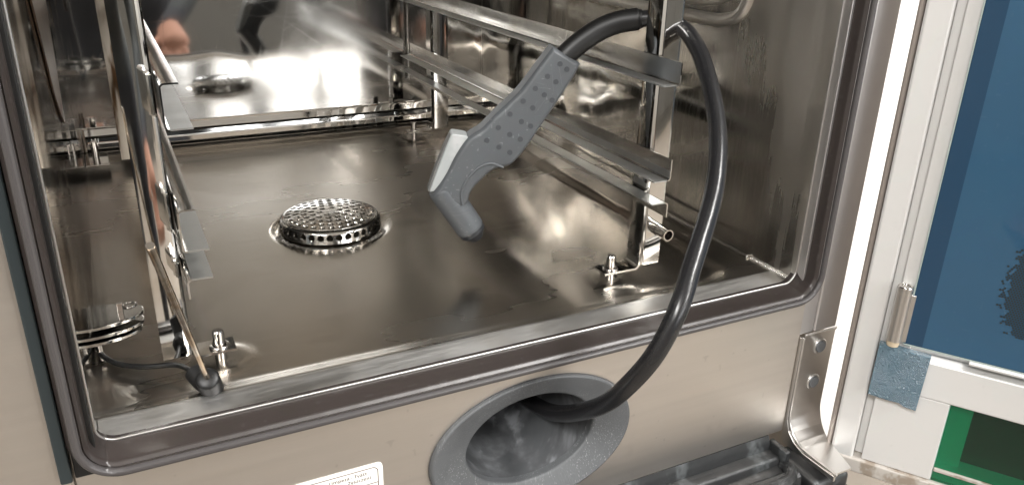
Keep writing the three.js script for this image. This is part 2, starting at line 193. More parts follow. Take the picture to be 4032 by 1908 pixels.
// ---------------------------------------------------------------- the kitchen around the oven
{
  const X0 = -2.6, X1 = 3.4, Z0 = -2.4, Z1 = 3.2, t = 0.1;
  const slab = (w, h, d, x, y, z) => planarUV(new THREE.BoxGeometry(w, h, d).translate(x, y, z));
  structure('kitchen_floor', slab(X1 - X0, t, Z1 - Z0, (X0 + X1) / 2, KITCHEN - t / 2, (Z0 + Z1) / 2), floorPaint);
  structure('kitchen_ceiling', slab(X1 - X0, t, Z1 - Z0, (X0 + X1) / 2, CEILING + t / 2, (Z0 + Z1) / 2), ceilingPaint);
  const H = CEILING - KITCHEN, y = (CEILING + KITCHEN) / 2;
  structure('kitchen_wall_left', slab(t, H, Z1 - Z0, X0 - t / 2, y, (Z0 + Z1) / 2), wallPaint);
  structure('kitchen_wall_right', slab(t, H, Z1 - Z0, X1 + t / 2, y, (Z0 + Z1) / 2), whiteWall);
  structure('kitchen_wall_rear', slab(X1 - X0, H, t, (X0 + X1) / 2, y, Z0 - t / 2), whiteWall);
  structure('kitchen_wall_front', slab(X1 - X0, H, t, (X0 + X1) / 2, y, Z1 + t / 2), wallPaint);
  const cab = thing('added_dark_counter', 'dark counter with steel top, added to darken what the oven back wall mirrors', 'counter', [0.4 / U, KITCHEN / U, (Z1 - 0.35) / U]);  // unseen counter, added so the oven back wall mirrors something dark
  const cm = new THREE.MeshStandardMaterial({ color: lin(0.07, 0.068, 0.062), roughness: 0.5 });
  put('worktop', new RoundedBoxGeometry(5.2, 0.04, 0.7, 2, 0.006).translate(0, 0.92, 0), columnSteel, cab, true); put('plinth', new THREE.BoxGeometry(5.0, 0.1, 0.56).translate(0, 0.05, 0), cm, cab, true);
  for (let i = 0; i < 8; i++) { const d = put('cabinet_door', new RoundedBoxGeometry(0.634, 0.78, 0.6, 2, 0.006).translate(-2.24 + i * 0.64, 0.5, 0), cm, cab, true); put('handle', new THREE.CylinderGeometry(0.006, 0.006, 0.2, 10).rotateZ(PI / 2).translate(-2.24 + i * 0.64, 0.82, -0.33), chrome, d, true); }
  { const [wx, wy, ww, wh, power] = WINDOW, z = Z1 - 0.004; const o = thing('kitchen_window', 'wide bright daylight window in the wall opposite the oven', 'window', [wx / U, wy / U, z / U]);
    const fm = new THREE.MeshStandardMaterial({ color: lin(0.75, 0.75, 0.74), roughness: 0.5 }), bar = (w, h, x, y) => put('frame_bar', new RoundedBoxGeometry(w, h, 0.05, 2, 0.006).translate(x, y, -0.027), fm, o, true);
    bar(ww + 0.12, 0.06, 0, wh / 2 + 0.03); bar(ww + 0.12, 0.06, 0, -wh / 2 - 0.03); for (const s of [-1, 1]) bar(0.06, wh, s * (ww / 2 + 0.03), 0); for (const s of [-1, 1]) bar(0.045, wh, s * ww / 6, 0);
    put('pane', new THREE.BoxGeometry(ww, wh, 0.006).translate(0, 0, -0.005), new THREE.MeshStandardMaterial({ color: lin(0.5, 0.5, 0.5), emissive: lin(0.96, 0.98, 1), emissiveIntensity: 1.5, roughness: 0.2 }), o, true);
    const l = new THREE.RectAreaLight(lin(0.96, 0.98, 1), power, ww, wh); l.position.set(0, 0, -0.012); l.castShadow = true; o.add(l); }
  { const o = thing('added_white_cabinet', 'tall plain white cabinet added to fill the gap beside the oven with white', 'cabinet', [1.55 / U, KITCHEN / U, -1.35 / U]);  // added so the gap stays white down to the floor
    put('carcass', new RoundedBoxGeometry(0.9, 2.2, 0.6, 3, 0.012).translate(0, 1.13, 0), whiteWall, o, true); put('plinth', new THREE.BoxGeometry(0.86, 0.03, 0.55).translate(0, 0.015, 0), whiteWall, o, true); put('door_panel', new RoundedBoxGeometry(0.88, 2.16, 0.018, 2, 0.004).translate(0, 1.13, 0.3105), whiteWall, o, true); }
  LAMPS.forEach(([x, z, w, d, power], i) => {
    const o = thing('ceiling_lamp', ['flat rectangular ceiling lamp nearest above the open oven', 'flat rectangular ceiling lamp farthest in front of the oven', 'flat lamp added beside the rear wall to whiten it, beyond the door', 'flat lamp added to the left in front of the oven to brighten the door'][i], 'lamp', [x / U, CEILING / U, z / U], 'ceiling lamps');
    put('housing', new RoundedBoxGeometry(w + 0.03, 0.05, d + 0.03, 2, 0.006).translate(0, -0.025, 0), lampHousing, o, true);
    put('diffuser', new THREE.BoxGeometry(w, 0.004, d).translate(0, -0.053, 0), lampGlow, o, true);
    const l = new THREE.RectAreaLight(lin(1, 0.982, 0.958), power, w, d); l.position.set(0, -0.058, 0); l.rotation.x = -PI / 2; l.castShadow = true; o.add(l);
  });
}

// ---------------------------------------------------------------- the person taking the picture, mirrored in the cavity steel
{
  const mesh = (bones, lo, hi, res, k) => {         // smooth union of tapered capsules, meshed
    const mc = new MarchingCubes(res, new THREE.MeshStandardMaterial(), false, false, 120000); mc.isolation = 0;
    const c = [0, 1, 2].map((i) => (lo[i] + hi[i]) / 2), h = Math.max(...[0, 1, 2].map((i) => (hi[i] - lo[i]) / 2));
    for (let z = 0; z < res; z++) for (let y = 0; y < res; y++) for (let x = 0; x < res; x++) {
      const p = [x, y, z].map((q, i) => c[i] + h * (q - res / 2) / (res / 2)); let d = 1;
      for (const [a, b, ra, rb] of bones) { const ab = [b[0] - a[0], b[1] - a[1], b[2] - a[2]], ap = [p[0] - a[0], p[1] - a[1], p[2] - a[2]]; const t = clamp((ab[0] * ap[0] + ab[1] * ap[1] + ab[2] * ap[2]) / (ab[0] ** 2 + ab[1] ** 2 + ab[2] ** 2 || 1)); const e = Math.hypot(ap[0] - ab[0] * t, ap[1] - ab[1] * t, ap[2] - ab[2] * t) - lerp(ra, rb, t); const w = clamp(0.5 + 0.5 * (d - e) / k); d = lerp(d, e, w) - k * w * (1 - w); }
      mc.field[x + y * res + z * res * res] = -d;
    }
    mc.update(); const n = mc.count, g = new THREE.BufferGeometry(), P = new Float32Array(n * 3); for (let i = 0; i < n * 3; i++) P[i] = c[i % 3] + h * mc.positionArray[i];
    g.setAttribute('position', new THREE.BufferAttribute(P, 3)); g.setAttribute('normal', new THREE.BufferAttribute(mc.normalArray.slice(0, n * 3), 3)); return g;
  };
  const O = [0.08, 0, 0.62], q = (x, y, z) => [O[0] + x, O[1] + y, O[2] + z];
  const body = mesh([[q(-0.1, 0.02, 0), q(-0.12, -0.36, -0.02), 0.095, 0.062], [q(-0.12, -0.36, -0.02), q(-0.13, -0.73, 0.03), 0.062, 0.042], [q(-0.13, -0.755, 0.03), q(-0.16, -0.765, -0.15), 0.042, 0.034], [q(0.1, 0.02, 0), q(0.12, -0.36, -0.02), 0.095, 0.062], [q(0.12, -0.36, -0.02), q(0.13, -0.73, 0.03), 0.062, 0.042], [q(0.13, -0.755, 0.03), q(0.16, -0.765, -0.15), 0.042, 0.034],
    [q(-0.08, 0.03, 0), q(0.08, 0.03, 0), 0.115, 0.115], [q(0, 0.05, 0), q(0, 0.25, -0.08), 0.13, 0.13], [q(-0.07, 0.3, -0.12), q(0.07, 0.3, -0.12), 0.12, 0.12], [q(-0.15, 0.40, -0.17), q(0.15, 0.40, -0.17), 0.065, 0.065], [q(0, 0.42, -0.18), q(0, 0.52, -0.24), 0.055, 0.052],
    [q(-0.18, 0.39, -0.17), q(-0.24, 0.2, -0.36), 0.055, 0.042], [q(-0.24, 0.2, -0.36), q(-0.13, 0.3, -0.56), 0.042, 0.03], [q(0.18, 0.39, -0.17), q(0.27, 0.12, -0.26), 0.055, 0.043], [q(0.27, 0.12, -0.26), q(0.12, -0.02, -0.50), 0.043, 0.032]], [-0.6, -0.82, -0.1], [0.75, 0.72, 0.85], 110, 0.03);
  const head = mesh([[q(0, 0.6, -0.27), q(0, 0.66, -0.26), 0.082, 0.088], [q(0, 0.545, -0.31), q(0, 0.56, -0.32), 0.048, 0.05], [q(0, 0.595, -0.362), q(0, 0.62, -0.352), 0.014, 0.009], [q(0, 0.52, -0.24), q(0, 0.56, -0.26), 0.052, 0.055], [q(-0.085, 0.6, -0.26), q(-0.085, 0.62, -0.255), 0.016, 0.018], [q(0.085, 0.6, -0.26), q(0.085, 0.62, -0.255), 0.016, 0.018]], [-0.08, 0.44, 0.18], [0.24, 0.8, 0.52], 64, 0.018);
  const hand = (w, f, s) => mesh([[w, [w[0] + 0.008, w[1] - 0.045 * f, w[2] - 0.05], 0.029, 0.034], ...[[-0.03, 0.07], [-0.01, 0.082], [0.01, 0.078], [0.028, 0.06]].flatMap(([dx, L]) => { const a = [w[0] + dx, w[1] - 0.07 * f, w[2] - 0.075], b = [w[0] + dx * 1.1, w[1] - 0.085 * f - 0.02, w[2] - 0.075 - L * 0.45], c2 = [w[0] + dx * 1.05, w[1] - 0.1 * f - 0.035, w[2] - 0.06 - L * 0.3]; return [[a, b, 0.0105, 0.0095], [b, c2, 0.0095, 0.0085]]; }), [[w[0] - 0.02 * s, w[1] - 0.03 * f, w[2] - 0.03], [w[0] - 0.05 * s, w[1] - 0.055 * f, w[2] - 0.07], 0.013, 0.011]], [w[0] - 0.14, w[1] - 0.17, w[2] - 0.2], [w[0] + 0.14, w[1] + 0.1, w[2] + 0.06], 64, 0.008);
  const parts = [body, head, hand(q(0.12, -0.02, -0.50), 1, 1), hand(q(-0.13, 0.3, -0.56), -0.2, -1)];
  const g = mergeGeometries(parts), pos = g.attributes.position, col = new Float32Array(pos.count * 3), cut = parts[0].attributes.position.count;
  for (let i = 0; i < pos.count; i++) { const y = pos.getY(i), skin = i >= cut; const c = skin ? [0.45, 0.24, 0.17] : y < 0.03 ? (y < -0.7 ? [0.02, 0.02, 0.02] : [0.022, 0.025, 0.032]) : [0.035, 0.04, 0.042]; col.set(c, i * 3); }
  g.setAttribute('color', new THREE.BufferAttribute(col, 3));
  const o = thing('person', 'person in dark clothes bending forward with one hand lowered, seen only mirrored', 'person', [O[0] / U, KITCHEN / U, O[2] / U]);
  put('body', g, new THREE.MeshStandardMaterial({ vertexColors: true, roughness: 0.8 }), o);
  const hairShape = mesh([[q(0, 0.655, -0.23), q(0, 0.68, -0.25), 0.09, 0.09], [q(0, 0.6, -0.2), q(0, 0.66, -0.22), 0.07, 0.085]], [-0.08, 0.44, 0.22], [0.24, 0.82, 0.56], 48, 0.02); put('hair', hairShape, new THREE.MeshStandardMaterial({ color: lin(0.03, 0.02, 0.014), roughness: 0.7 }), o);
}

// ---------------------------------------------------------------- the oven
const XL = -0.125, XR = 1.715, ZF = -1.53, ZB = -3.745, YT = 2.1, PZ = -1.5;
const oven = thing('combi_oven', 'open stainless steel oven cavity with dark rubber gasket and brushed front', 'oven', [0.8, KITCHEN / U, -2.6]);
{
  // floor with its sunk basin, sloping front lip and drain
  const DX = 0.605, DZ = -2.54;
  const height = (x, z) => {
    const hx = 0.957, hz = 1.0, cx = 0.656, cz = -2.62, r = 0.11; const qx = Math.abs(x - cx) - hx + r, qz = Math.abs(z - cz) - hz + r;
    const d = -(Math.hypot(Math.max(qx, 0), Math.max(qz, 0)) + Math.min(Math.max(qx, qz), 0) - r);
    let y = -0.017 * sstep(0, 0.06, d) - 0.006 * sstep(0.03, 0.7, d); for (const [px, pz] of [[1.241, -1.787], [1.241, -3.46], [0.149, -1.787], [0.149, -3.46]]) { const w = Math.hypot(x - px, z - pz); y += 0.004 * sstep(0.085, 0.05, w); }
    const q = Math.hypot(x - DX, z - DZ); y -= 0.010 * sstep(0.205, 0.172, q) + 0.22 * sstep(0.162, 0.150, q); return y;
  };
  const nx = 230, nz = 270, pos = [], uv = [], idx = [];
  for (let j = 0; j <= nz; j++) for (let i = 0; i <= nx; i++) { const x = lerp(XL, XR, i / nx), z = lerp(-1.618, -3.70, j / nz); pos.push(x * U, height(x, z) * U, z * U); uv.push(x * U, z * U); }
  for (let j = 0; j < nz; j++) for (let i = 0; i < nx; i++) { const a = j * (nx + 1) + i, b = a + 1, c = a + nx + 1, d = c + 1; idx.push(a, b, d, a, d, c); }
  const g = new THREE.BufferGeometry(); g.setAttribute('position', new THREE.Float32BufferAttribute(pos, 3)); g.setAttribute('uv', new THREE.Float32BufferAttribute(uv, 2)); g.setIndex(idx); g.computeVertexNormals();
  put('cavity_floor', g, steelFloor, oven);
  put('front_lip', sheet([[-1.617, -0.002], [-1.612, -0.001], [-1.606, -0.0025], [-1.545, -0.016], [ZF, -0.02]], XL + 0.001, XR - 0.001, (p, q, t) => [t, q, p], 0.003, 30), lipSteel, oven);
  // walls and roof, each a panel with thickness
  const lw = box(XL - 0.05, XL, -0.06, YT, ZB, ZF, 0), rw = box(XR, XR + 0.05, -0.06, YT, ZB, ZF, 0);
  put('side_wall', lw, steel, oven); put('side_wall', rw, steelScuffed, oven);
  put('back_wall', box(XL - 0.05, XR + 0.05, 0.085, YT, ZB - 0.05, ZB - 0.001, 0), steelBack, oven);
  put('cavity_roof', box(XL - 0.05, XR + 0.05, YT + 0.001, YT + 0.05, ZB - 0.05, ZF, 0), steel, oven);
  put('cavity_base', box(XL - 0.06, XR + 0.06, -0.3, -0.24, ZB - 0.05, -1.9, 0), panelSteel, oven);
  put('casing_side', box(1.868, 1.888, -1.2, 2.5, -3.95, -1.532, 0.003), panelSteel, oven); put('casing_side', box(-1.4, -1.38, -1.2, 2.5, -3.95, -1.532, 0.003), panelSteel, oven);
  put('casing_top', box(-1.379, 1.867, 2.48, 2.5, -3.95, -1.532, 0.003), panelSteel, oven); put('casing_back', box(-1.379, 1.867, -1.2, 2.479, -3.95, -3.93, 0.003), panelSteel, oven); put('casing_front', box(-0.175, 1.867, -1.2, -0.72, -1.55, -1.53, 0.003), panelSteel, oven);
  // rolled cove between floor and back wall
  const prof = [[-3.62, -0.008], [-3.66, -0.004], ...arcPts(-3.672, 0.036, 0.036, -PI / 2, -PI, 6).map(([z, y]) => [z, y]), [-3.711, 0.05], [-3.722, 0.056], [-3.731, 0.066], [-3.734, 0.08], [-3.739, 0.088], [-3.752, 0.09]];
  put('rear_cove', sheet(prof, XL, XR, (p, q, t) => [t, q, p], 0.003, 24), steel, oven);
  // weld along the right wall near the mouth
  const beads = []; for (let k = 0; k < 26; k++) { const s = new THREE.SphereGeometry(0.0075 * U, 8, 6); s.scale(1, 0.8, 0.62); const p = v3(XR - 0.003, 0.002, -1.545 - k * 0.0065); s.translate(p.x, p.y, p.z); beads.push(s); }
  put('weld_seam', join(beads), bright, oven);
  put('seam_strip', tube([[XR - 0.006, 0.002, -1.72], [XR - 0.006, 0.0, -2.4], [XR - 0.008, 0.0, -3.66]], 0.009, 20, 10), rackSteel, oven);
  // pressed panel on the right wall: a rolled rim
  const rim = [[XR, 1.9, -1.86], [XR, 0.78, -1.87], [XR, 0.715, -1.90], [XR, 0.69, -1.97], [XR, 0.684, -2.1], [XR, 0.684, -2.8], [XR, 0.684, -3.5]];
  put('wall_pressing', tube(rim, 0.02, 90, 12), steelScuffed, oven);
  put('wall_pressing', tube(rim.map(([x, y, z], i) => [x, y + (i > 1 ? 0.05 : 0), z - (i < 4 ? 0.05 : 0)]), 0.014, 90, 12), steelScuffed, oven);
  // mouth edge: bright rolled edge round the opening
  const loop = (off, n = 14, r = 0.05) => { const x0 = XL - off, x1 = XR + off, y0 = 0 - off, y1 = YT + off, rr = r + off; const o = []; o.push([x0, y1]); o.push(...arcPts(x0 + rr, y0 + rr, rr, PI, 1.5 * PI, n)); o.push(...arcPts(x1 - rr, y0 + rr, rr, 1.5 * PI, 2 * PI, n)); o.push([x1, y1]); return o; };
  const sweep = (prof2, r) => { // prof2: [offset outward, z]; swept round the opening
    const rows = prof2.map(([o, z]) => loop(o, 14, r).map(([x, y]) => [x, y, z])); const p = [];
    const q = (A, B, C, D) => { for (const X of [A, B, C, A, C, D]) p.push(X[0] * U, X[1] * U, X[2] * U); };
    for (let k = 0; k < rows.length - 1; k++) for (let i = 0; i < rows[k].length - 1; i++) q(rows[k][i], rows[k][i + 1], rows[k + 1][i + 1], rows[k + 1][i]);
    const gg = new THREE.BufferGeometry(); gg.setAttribute('position', new THREE.Float32BufferAttribute(p, 3)); gg.computeVertexNormals(); return planarUV(toCreasedNormals(mergeVertices(gg, 1e-6), 0.7));
  };
  put('mouth_edge', sweep(arcPts(0.0015, ZF, 0.003, 0.2, 2 * PI - 0.2, 10), 0.035), satin, oven);
  const gasket = put('door_gasket', sweep([[0.004, -1.548], [0.004, -1.527], [0.008, -1.512], [0.0135, -1.49], [0.0145, -1.483], [0.0135, -1.478], [0.017, -1.470], [0.021, -1.4655], [0.0225, -1.468], [0.024, -1.4665], [0.05, -1.49], [0.05, -1.5]], 0.04), gasketRubber, oven);
  put('bead', sweep(arcPts(0.032, -1.461, 0.0085, -0.4, 2 * PI - 0.4, 14), 0.045), beadRubber, gasket);
  // front: lower panel with the oval opening for the hose port, left panel, trim, hinge column
  const CX = 0.846, CY = -0.277, RA = 0.29, RB = 0.189;
  const sh = new THREE.Shape(); const S = (x, y) => [x * U, y * U]; sh.moveTo(...S(-0.171, -0.035)); sh.lineTo(...S(-0.171, -0.513)); sh.lineTo(...S(1.745, -0.513)); sh.lineTo(...S(1.745, -0.035)); sh.closePath();
  const hole = new THREE.Path(); hole.absellipse(CX * U, CY * U, (RA + 0.002) * U, (RB + 0.002) * U, 0, 2 * PI, true); sh.holes.push(hole);
  const pg = new THREE.ExtrudeGeometry(sh, { depth: 0.012 * U, bevelEnabled: true, bevelSize: 0.002 * U, bevelThickness: 0.002 * U, bevelSegments: 2, curveSegments: 64 }); pg.translate(0, 0, (PZ - 0.014) * U);
  put('front_panel', planarUV(pg), panelSteel, oven);
  put('left_panel', box(-1.4, -0.176, -1.2, 2.5, -1.53, -1.502, 0.004), panelSteel, oven);
  put('top_panel', box(-0.172, 2.0, YT + 0.06, 2.5, -1.53, -1.502, 0.004), panelSteel, oven);
  put('trim_strip', box(-0.1975, -0.176, -0.047, 2.2, -1.501, -1.484, 0.004), tealTrim, oven);
  put('seal_backing', box(-0.172, -0.128, -0.047, 2.14, -1.52, -1.496, 0.003), blackRubber, oven);
  put('hinge_column', box(1.80, 1.892, -0.172, 2.4, -1.53, -1.496, 0.005), columnSteel, oven);
  put('hinge_column', box(1.718, 1.799, -0.172, 2.4, -1.53, -1.501, 0.002), columnSteel, oven);
  // hose port: oval rim dished into the panel, lime-crusted bowl behind
  const ring = (pr, uvk) => { const n = 96, p = [], uvs = [], id = []; pr.forEach(([k, z, dy]) => { for (let i = 0; i <= n; i++) { const a = 2 * PI * i / n; const A = lerp(0.185, RA, k), B = lerp(0.126, RB, k); const x = CX + A * Math.cos(a), y = CY + dy + B * Math.sin(a); p.push(x * U, y * U, (z + 0.03 * (CY - y) * uvk) * U); uvs.push(x * U + 0.3 * z * U, y * U + 1.3 * z * U); } });
    for (let r = 0; r < pr.length - 1; r++) for (let i = 0; i < n; i++) { const a = r * (n + 1) + i, b = a + 1, c = a + n + 1, d = c + 1; id.push(a, d, b, a, c, d); } const gg = new THREE.BufferGeometry(); gg.setAttribute('position', new THREE.Float32BufferAttribute(p, 3)); gg.setAttribute('uv', new THREE.Float32BufferAttribute(uvs, 2)); gg.setIndex(id); gg.computeVertexNormals(); return gg; };
  const port = put('hose_port', ring([[1.0, -1.52, 0], [1.0, -1.497, 0], [0.99, -1.489, 0], [0.96, -1.485, 0], [0.9, -1.484, 0], [0.5, -1.496, 0], [0.08, -1.509, 0], [0.02, -1.512, 0], [0, -1.517, 0], [-0.01, -1.535, 0]], 1), portPlastic, oven);
  put('port_bowl', ring([[0.02, -1.517, 0], [-0.012, -1.535, 0], [-0.03, -1.56, 0.002], [-0.08, -1.61, 0.004], [-0.16, -1.66, 0.01], [-0.2, -1.668, 0.012], [-0.23, -1.69, 0.014], [-0.34, -1.78, 0.02], [-0.5, -1.90, 0.035], [-0.8, -2.0, 0.055], [-1.65, -2.03, 0.06]], 0), bowlPlastic, port);
  // label
  const c = document.createElement('canvas'); c.width = 1024; c.height = 768; const x = c.getContext('2d');
  x.fillStyle = '#f1f0ec'; x.fillRect(0, 0, 1024, 768); x.strokeStyle = '#4a3526'; x.lineWidth = 7; x.beginPath(); x.roundRect(38, 38, 946, 760, 44); x.stroke();
  x.beginPath(); x.moveTo(38, 184); x.lineTo(984, 184); x.stroke(); x.fillStyle = '#4b4034'; x.font = 'bold 41px sans-serif'; x.textAlign = 'right'; x.fillText('- Limpeza - Tvätt', 898, 93); x.fillText('- Zyszczeni', 928, 139);
  const lt = new THREE.CanvasTexture(c); lt.colorSpace = THREE.SRGBColorSpace;
  const lw2 = 0.31, lh = lw2 * 0.75, lx1 = 0.441, ly1 = -0.2065, s2 = new THREE.Shape(), R = 0.016; s2.moveTo((lx1 - lw2) * U, (ly1 - lh) * U); s2.lineTo(lx1 * U, (ly1 - lh) * U); s2.lineTo(lx1 * U, (ly1 - R) * U); s2.quadraticCurveTo(lx1 * U, ly1 * U, (lx1 - R) * U, ly1 * U); s2.lineTo((lx1 - lw2 + R) * U, ly1 * U); s2.quadraticCurveTo((lx1 - lw2) * U, ly1 * U, (lx1 - lw2) * U, (ly1 - R) * U); s2.closePath();
  const lg = new THREE.ExtrudeGeometry(s2, { depth: 0.0003, bevelEnabled: false, curveSegments: 8 }); { const p = lg.attributes.position, q = new Float32Array(p.count * 2); for (let i = 0; i < p.count; i++) { q[i * 2] = (p.getX(i) / U - lx1 + lw2) / lw2; q[i * 2 + 1] = 1 - (ly1 - p.getY(i) / U) / lh; } lg.setAttribute('uv', new THREE.BufferAttribute(q, 2)); }
  lg.translate(0, 0, (PZ + 0.0002) * U); put('instruction_label', lg, new THREE.MeshPhysicalMaterial({ map: lt, roughness: 0.35 }), oven).userData.label = 'white sticker with brown lettering';
  // hinge bracket: bent sheet with two bolts
  const bp = [[-0.172, -1.492], [-0.185, -1.4995], [-0.43, -1.4995], ...arcPts(-0.45, -1.41, 0.0895, -PI / 2, -PI, 8).map(([a, b]) => [a, b]), [-0.54, -1.29]];
  const hb = put('hinge_bracket', sheet(bp, 1.762, 1.893, (p, q, t) => [t - (q > -1.49 ? (q + 1.49) * 0.35 * (t - 1.74) / 0.16 : 0), p, q], 0.006, 6), satin, oven);
  { const gs = new THREE.Shape(); [[-1.499, -0.18], [-1.499, -0.545], [-1.485, -0.556], [-1.285, -0.556], [-1.285, -0.541], [-1.41, -0.543], [-1.45, -0.53], [-1.478, -0.505], [-1.492, -0.47], [-1.4935, -0.43], [-1.4935, -0.18]].forEach(([z, y], i) => (i ? gs.lineTo(-z * U, y * U) : gs.moveTo(-z * U, y * U))); gs.closePath(); const ge = new THREE.ExtrudeGeometry(gs, { depth: 0.006 * U, bevelEnabled: true, bevelSize: 0.001 * U, bevelThickness: 0.001 * U, bevelSegments: 1 }); ge.rotateY(PI / 2); ge.translate(1.749 * U, 0, 0); put('bracket_cheek', planarUV(ge), satin, hb); }
  const rimPts = bp.slice(1).map(([y, z]) => [1.757, y + 0.004, z + 0.007]);
  put('bracket_rim', tube(rimPts, 0.005, 40, 8), satin, hb);
  for (const [x2, y2] of [[1.838, -0.229], [1.838, -0.356]]) { const b = rod([x2, y2, -1.505], [x2, y2, -1.490], 0.0205, 0.0185, 28); put('bolt', planarUV(b), new THREE.MeshPhysicalMaterial({ metalness: 0.6, color: lin(0.2, 0.21, 0.22), roughness: 0.55 }), hb); put('bolt_collar', new THREE.TorusGeometry(0.0225 * U, 0.004 * U, 8, 32).translate(x2 * U, y2 * U, -1.496 * U), satin, hb); }
  { const s = new THREE.Shape(); [[-2.47, 0.42], [-2.36, 0.47], [-2.24, 0.56], [-2.085, 0.79], [-1.95, 1.02], [-2.95, 1.02], [-2.70, 0.73], [-2.56, 0.55]].forEach(([z, y], i) => (i ? s.lineTo(z * U, y * U) : s.moveTo(z * U, y * U))); s.closePath(); const e = new THREE.ExtrudeGeometry(s, { depth: 0.003 * U, bevelEnabled: true, bevelSize: 0.002 * U, bevelThickness: 0.001 * U, bevelSegments: 1 }); e.rotateY(-PI / 2); e.translate((XL + 0.005) * U, 0, 0); put('scorched_plate', planarUV(e), burnt, oven).userData.label = 'brown burnt tapering plate on the left wall'; }
  // brackets on the left wall: rear pin plate and front double half-disc latch
  const disc = (y, r, cz) => { const s = new THREE.Shape(); s.moveTo(0, -r * 0.5 * U); s.absellipse(0, 0, r * U, r * 0.5 * U, -PI / 2, PI / 2, false); s.closePath(); const e = new THREE.ExtrudeGeometry(s, { depth: 0.006 * U, bevelEnabled: true, bevelSize: 0.0015 * U, bevelThickness: 0.0015 * U, bevelSegments: 2, curveSegments: 24 }); e.rotateX(-PI / 2); e.translate((XL + 0.001) * U, y * U, cz * U); return planarUV(e); };
  const latch = put('baffle_latch', disc(0.078, 0.118, -1.925), rackSteel, oven);
  put('latch_plate', disc(0.052, 0.116, -1.93), rackSteel, latch); put('latch_plate', disc(0.034, 0.11, -1.93), rackSteel, latch);
  put('latch_stem', rod([-0.108, -0.01, -1.885], [-0.111, 0.04, -1.89], 0.007, 0.007, 14), chrome, latch); put('latch_tab', box(-0.062, -0.048, 0.084, 0.108, -1.935, -1.925, 0.002), chrome, latch);
  put('latch_eye', new THREE.TorusGeometry(0.014 * U, 0.004 * U, 8, 24).rotateX(PI / 2).translate(-0.035 * U, 0.086 * U, -1.955 * U), chrome, latch);
  const rb = put('rear_bracket', box(XL + 0.001, -0.04, 0.018, 0.026, -3.58, -3.40, 0.003), rackSteel, oven); put('bracket_pin', rod([-0.085, 0.02, -3.53], [-0.085, 0.085, -3.53], 0.013, 0.013, 16), chrome, rb); put('bracket_post', box(XL + 0.001, -0.114, 0.026, 0.12, -3.6, -3.59, 0.003), scorched, rb);
}

// ---------------------------------------------------------------- drip tray under the front
{
  const o = thing('drip_tray', 'black plastic drip channel below the brushed front panel', 'tray', [0.8, -0.62, -1.42]);
  const p = [[-1.5015, -0.517], [-1.497, -0.525], [-1.49, -0.55], [-1.487, -0.562], [-1.472, -0.565], [-1.452, -0.563], [-1.444, -0.57], [-1.438, -0.585], [-1.40, -0.588], [-1.392, -0.582], [-1.386, -0.568], [-1.376, -0.56], [-1.362, -0.56], [-1.352, -0.568], [-1.348, -0.6], [-1.348, -0.66]];
  put('channel', sheet(p, -0.3, 1.69, (a, b, t) => [t, b, a], 0.005, 8), trayPlastic, o);
  put('end_wall', box(1.692, 1.712, -0.66, -0.53, -1.5, -1.42, 0.008), trayPlastic, o);
  put('front_rim', tube([[0.9, -0.566, -1.34], [1.55, -0.564, -1.342], [1.64, -0.565, -1.352], [1.685, -0.572, -1.39], [1.70, -0.59, -1.43]], 0.02, 50, 12), trayPlastic, o);
  put('tray_base', box(-0.3, 1.9, -0.70, -0.66, -1.5, -1.22, 0.008), trayPlastic, o);
  put('corner_block', box(1.71, 1.86, -0.66, -0.575, -1.5, -1.31, 0.02), trayPlastic, o);
}

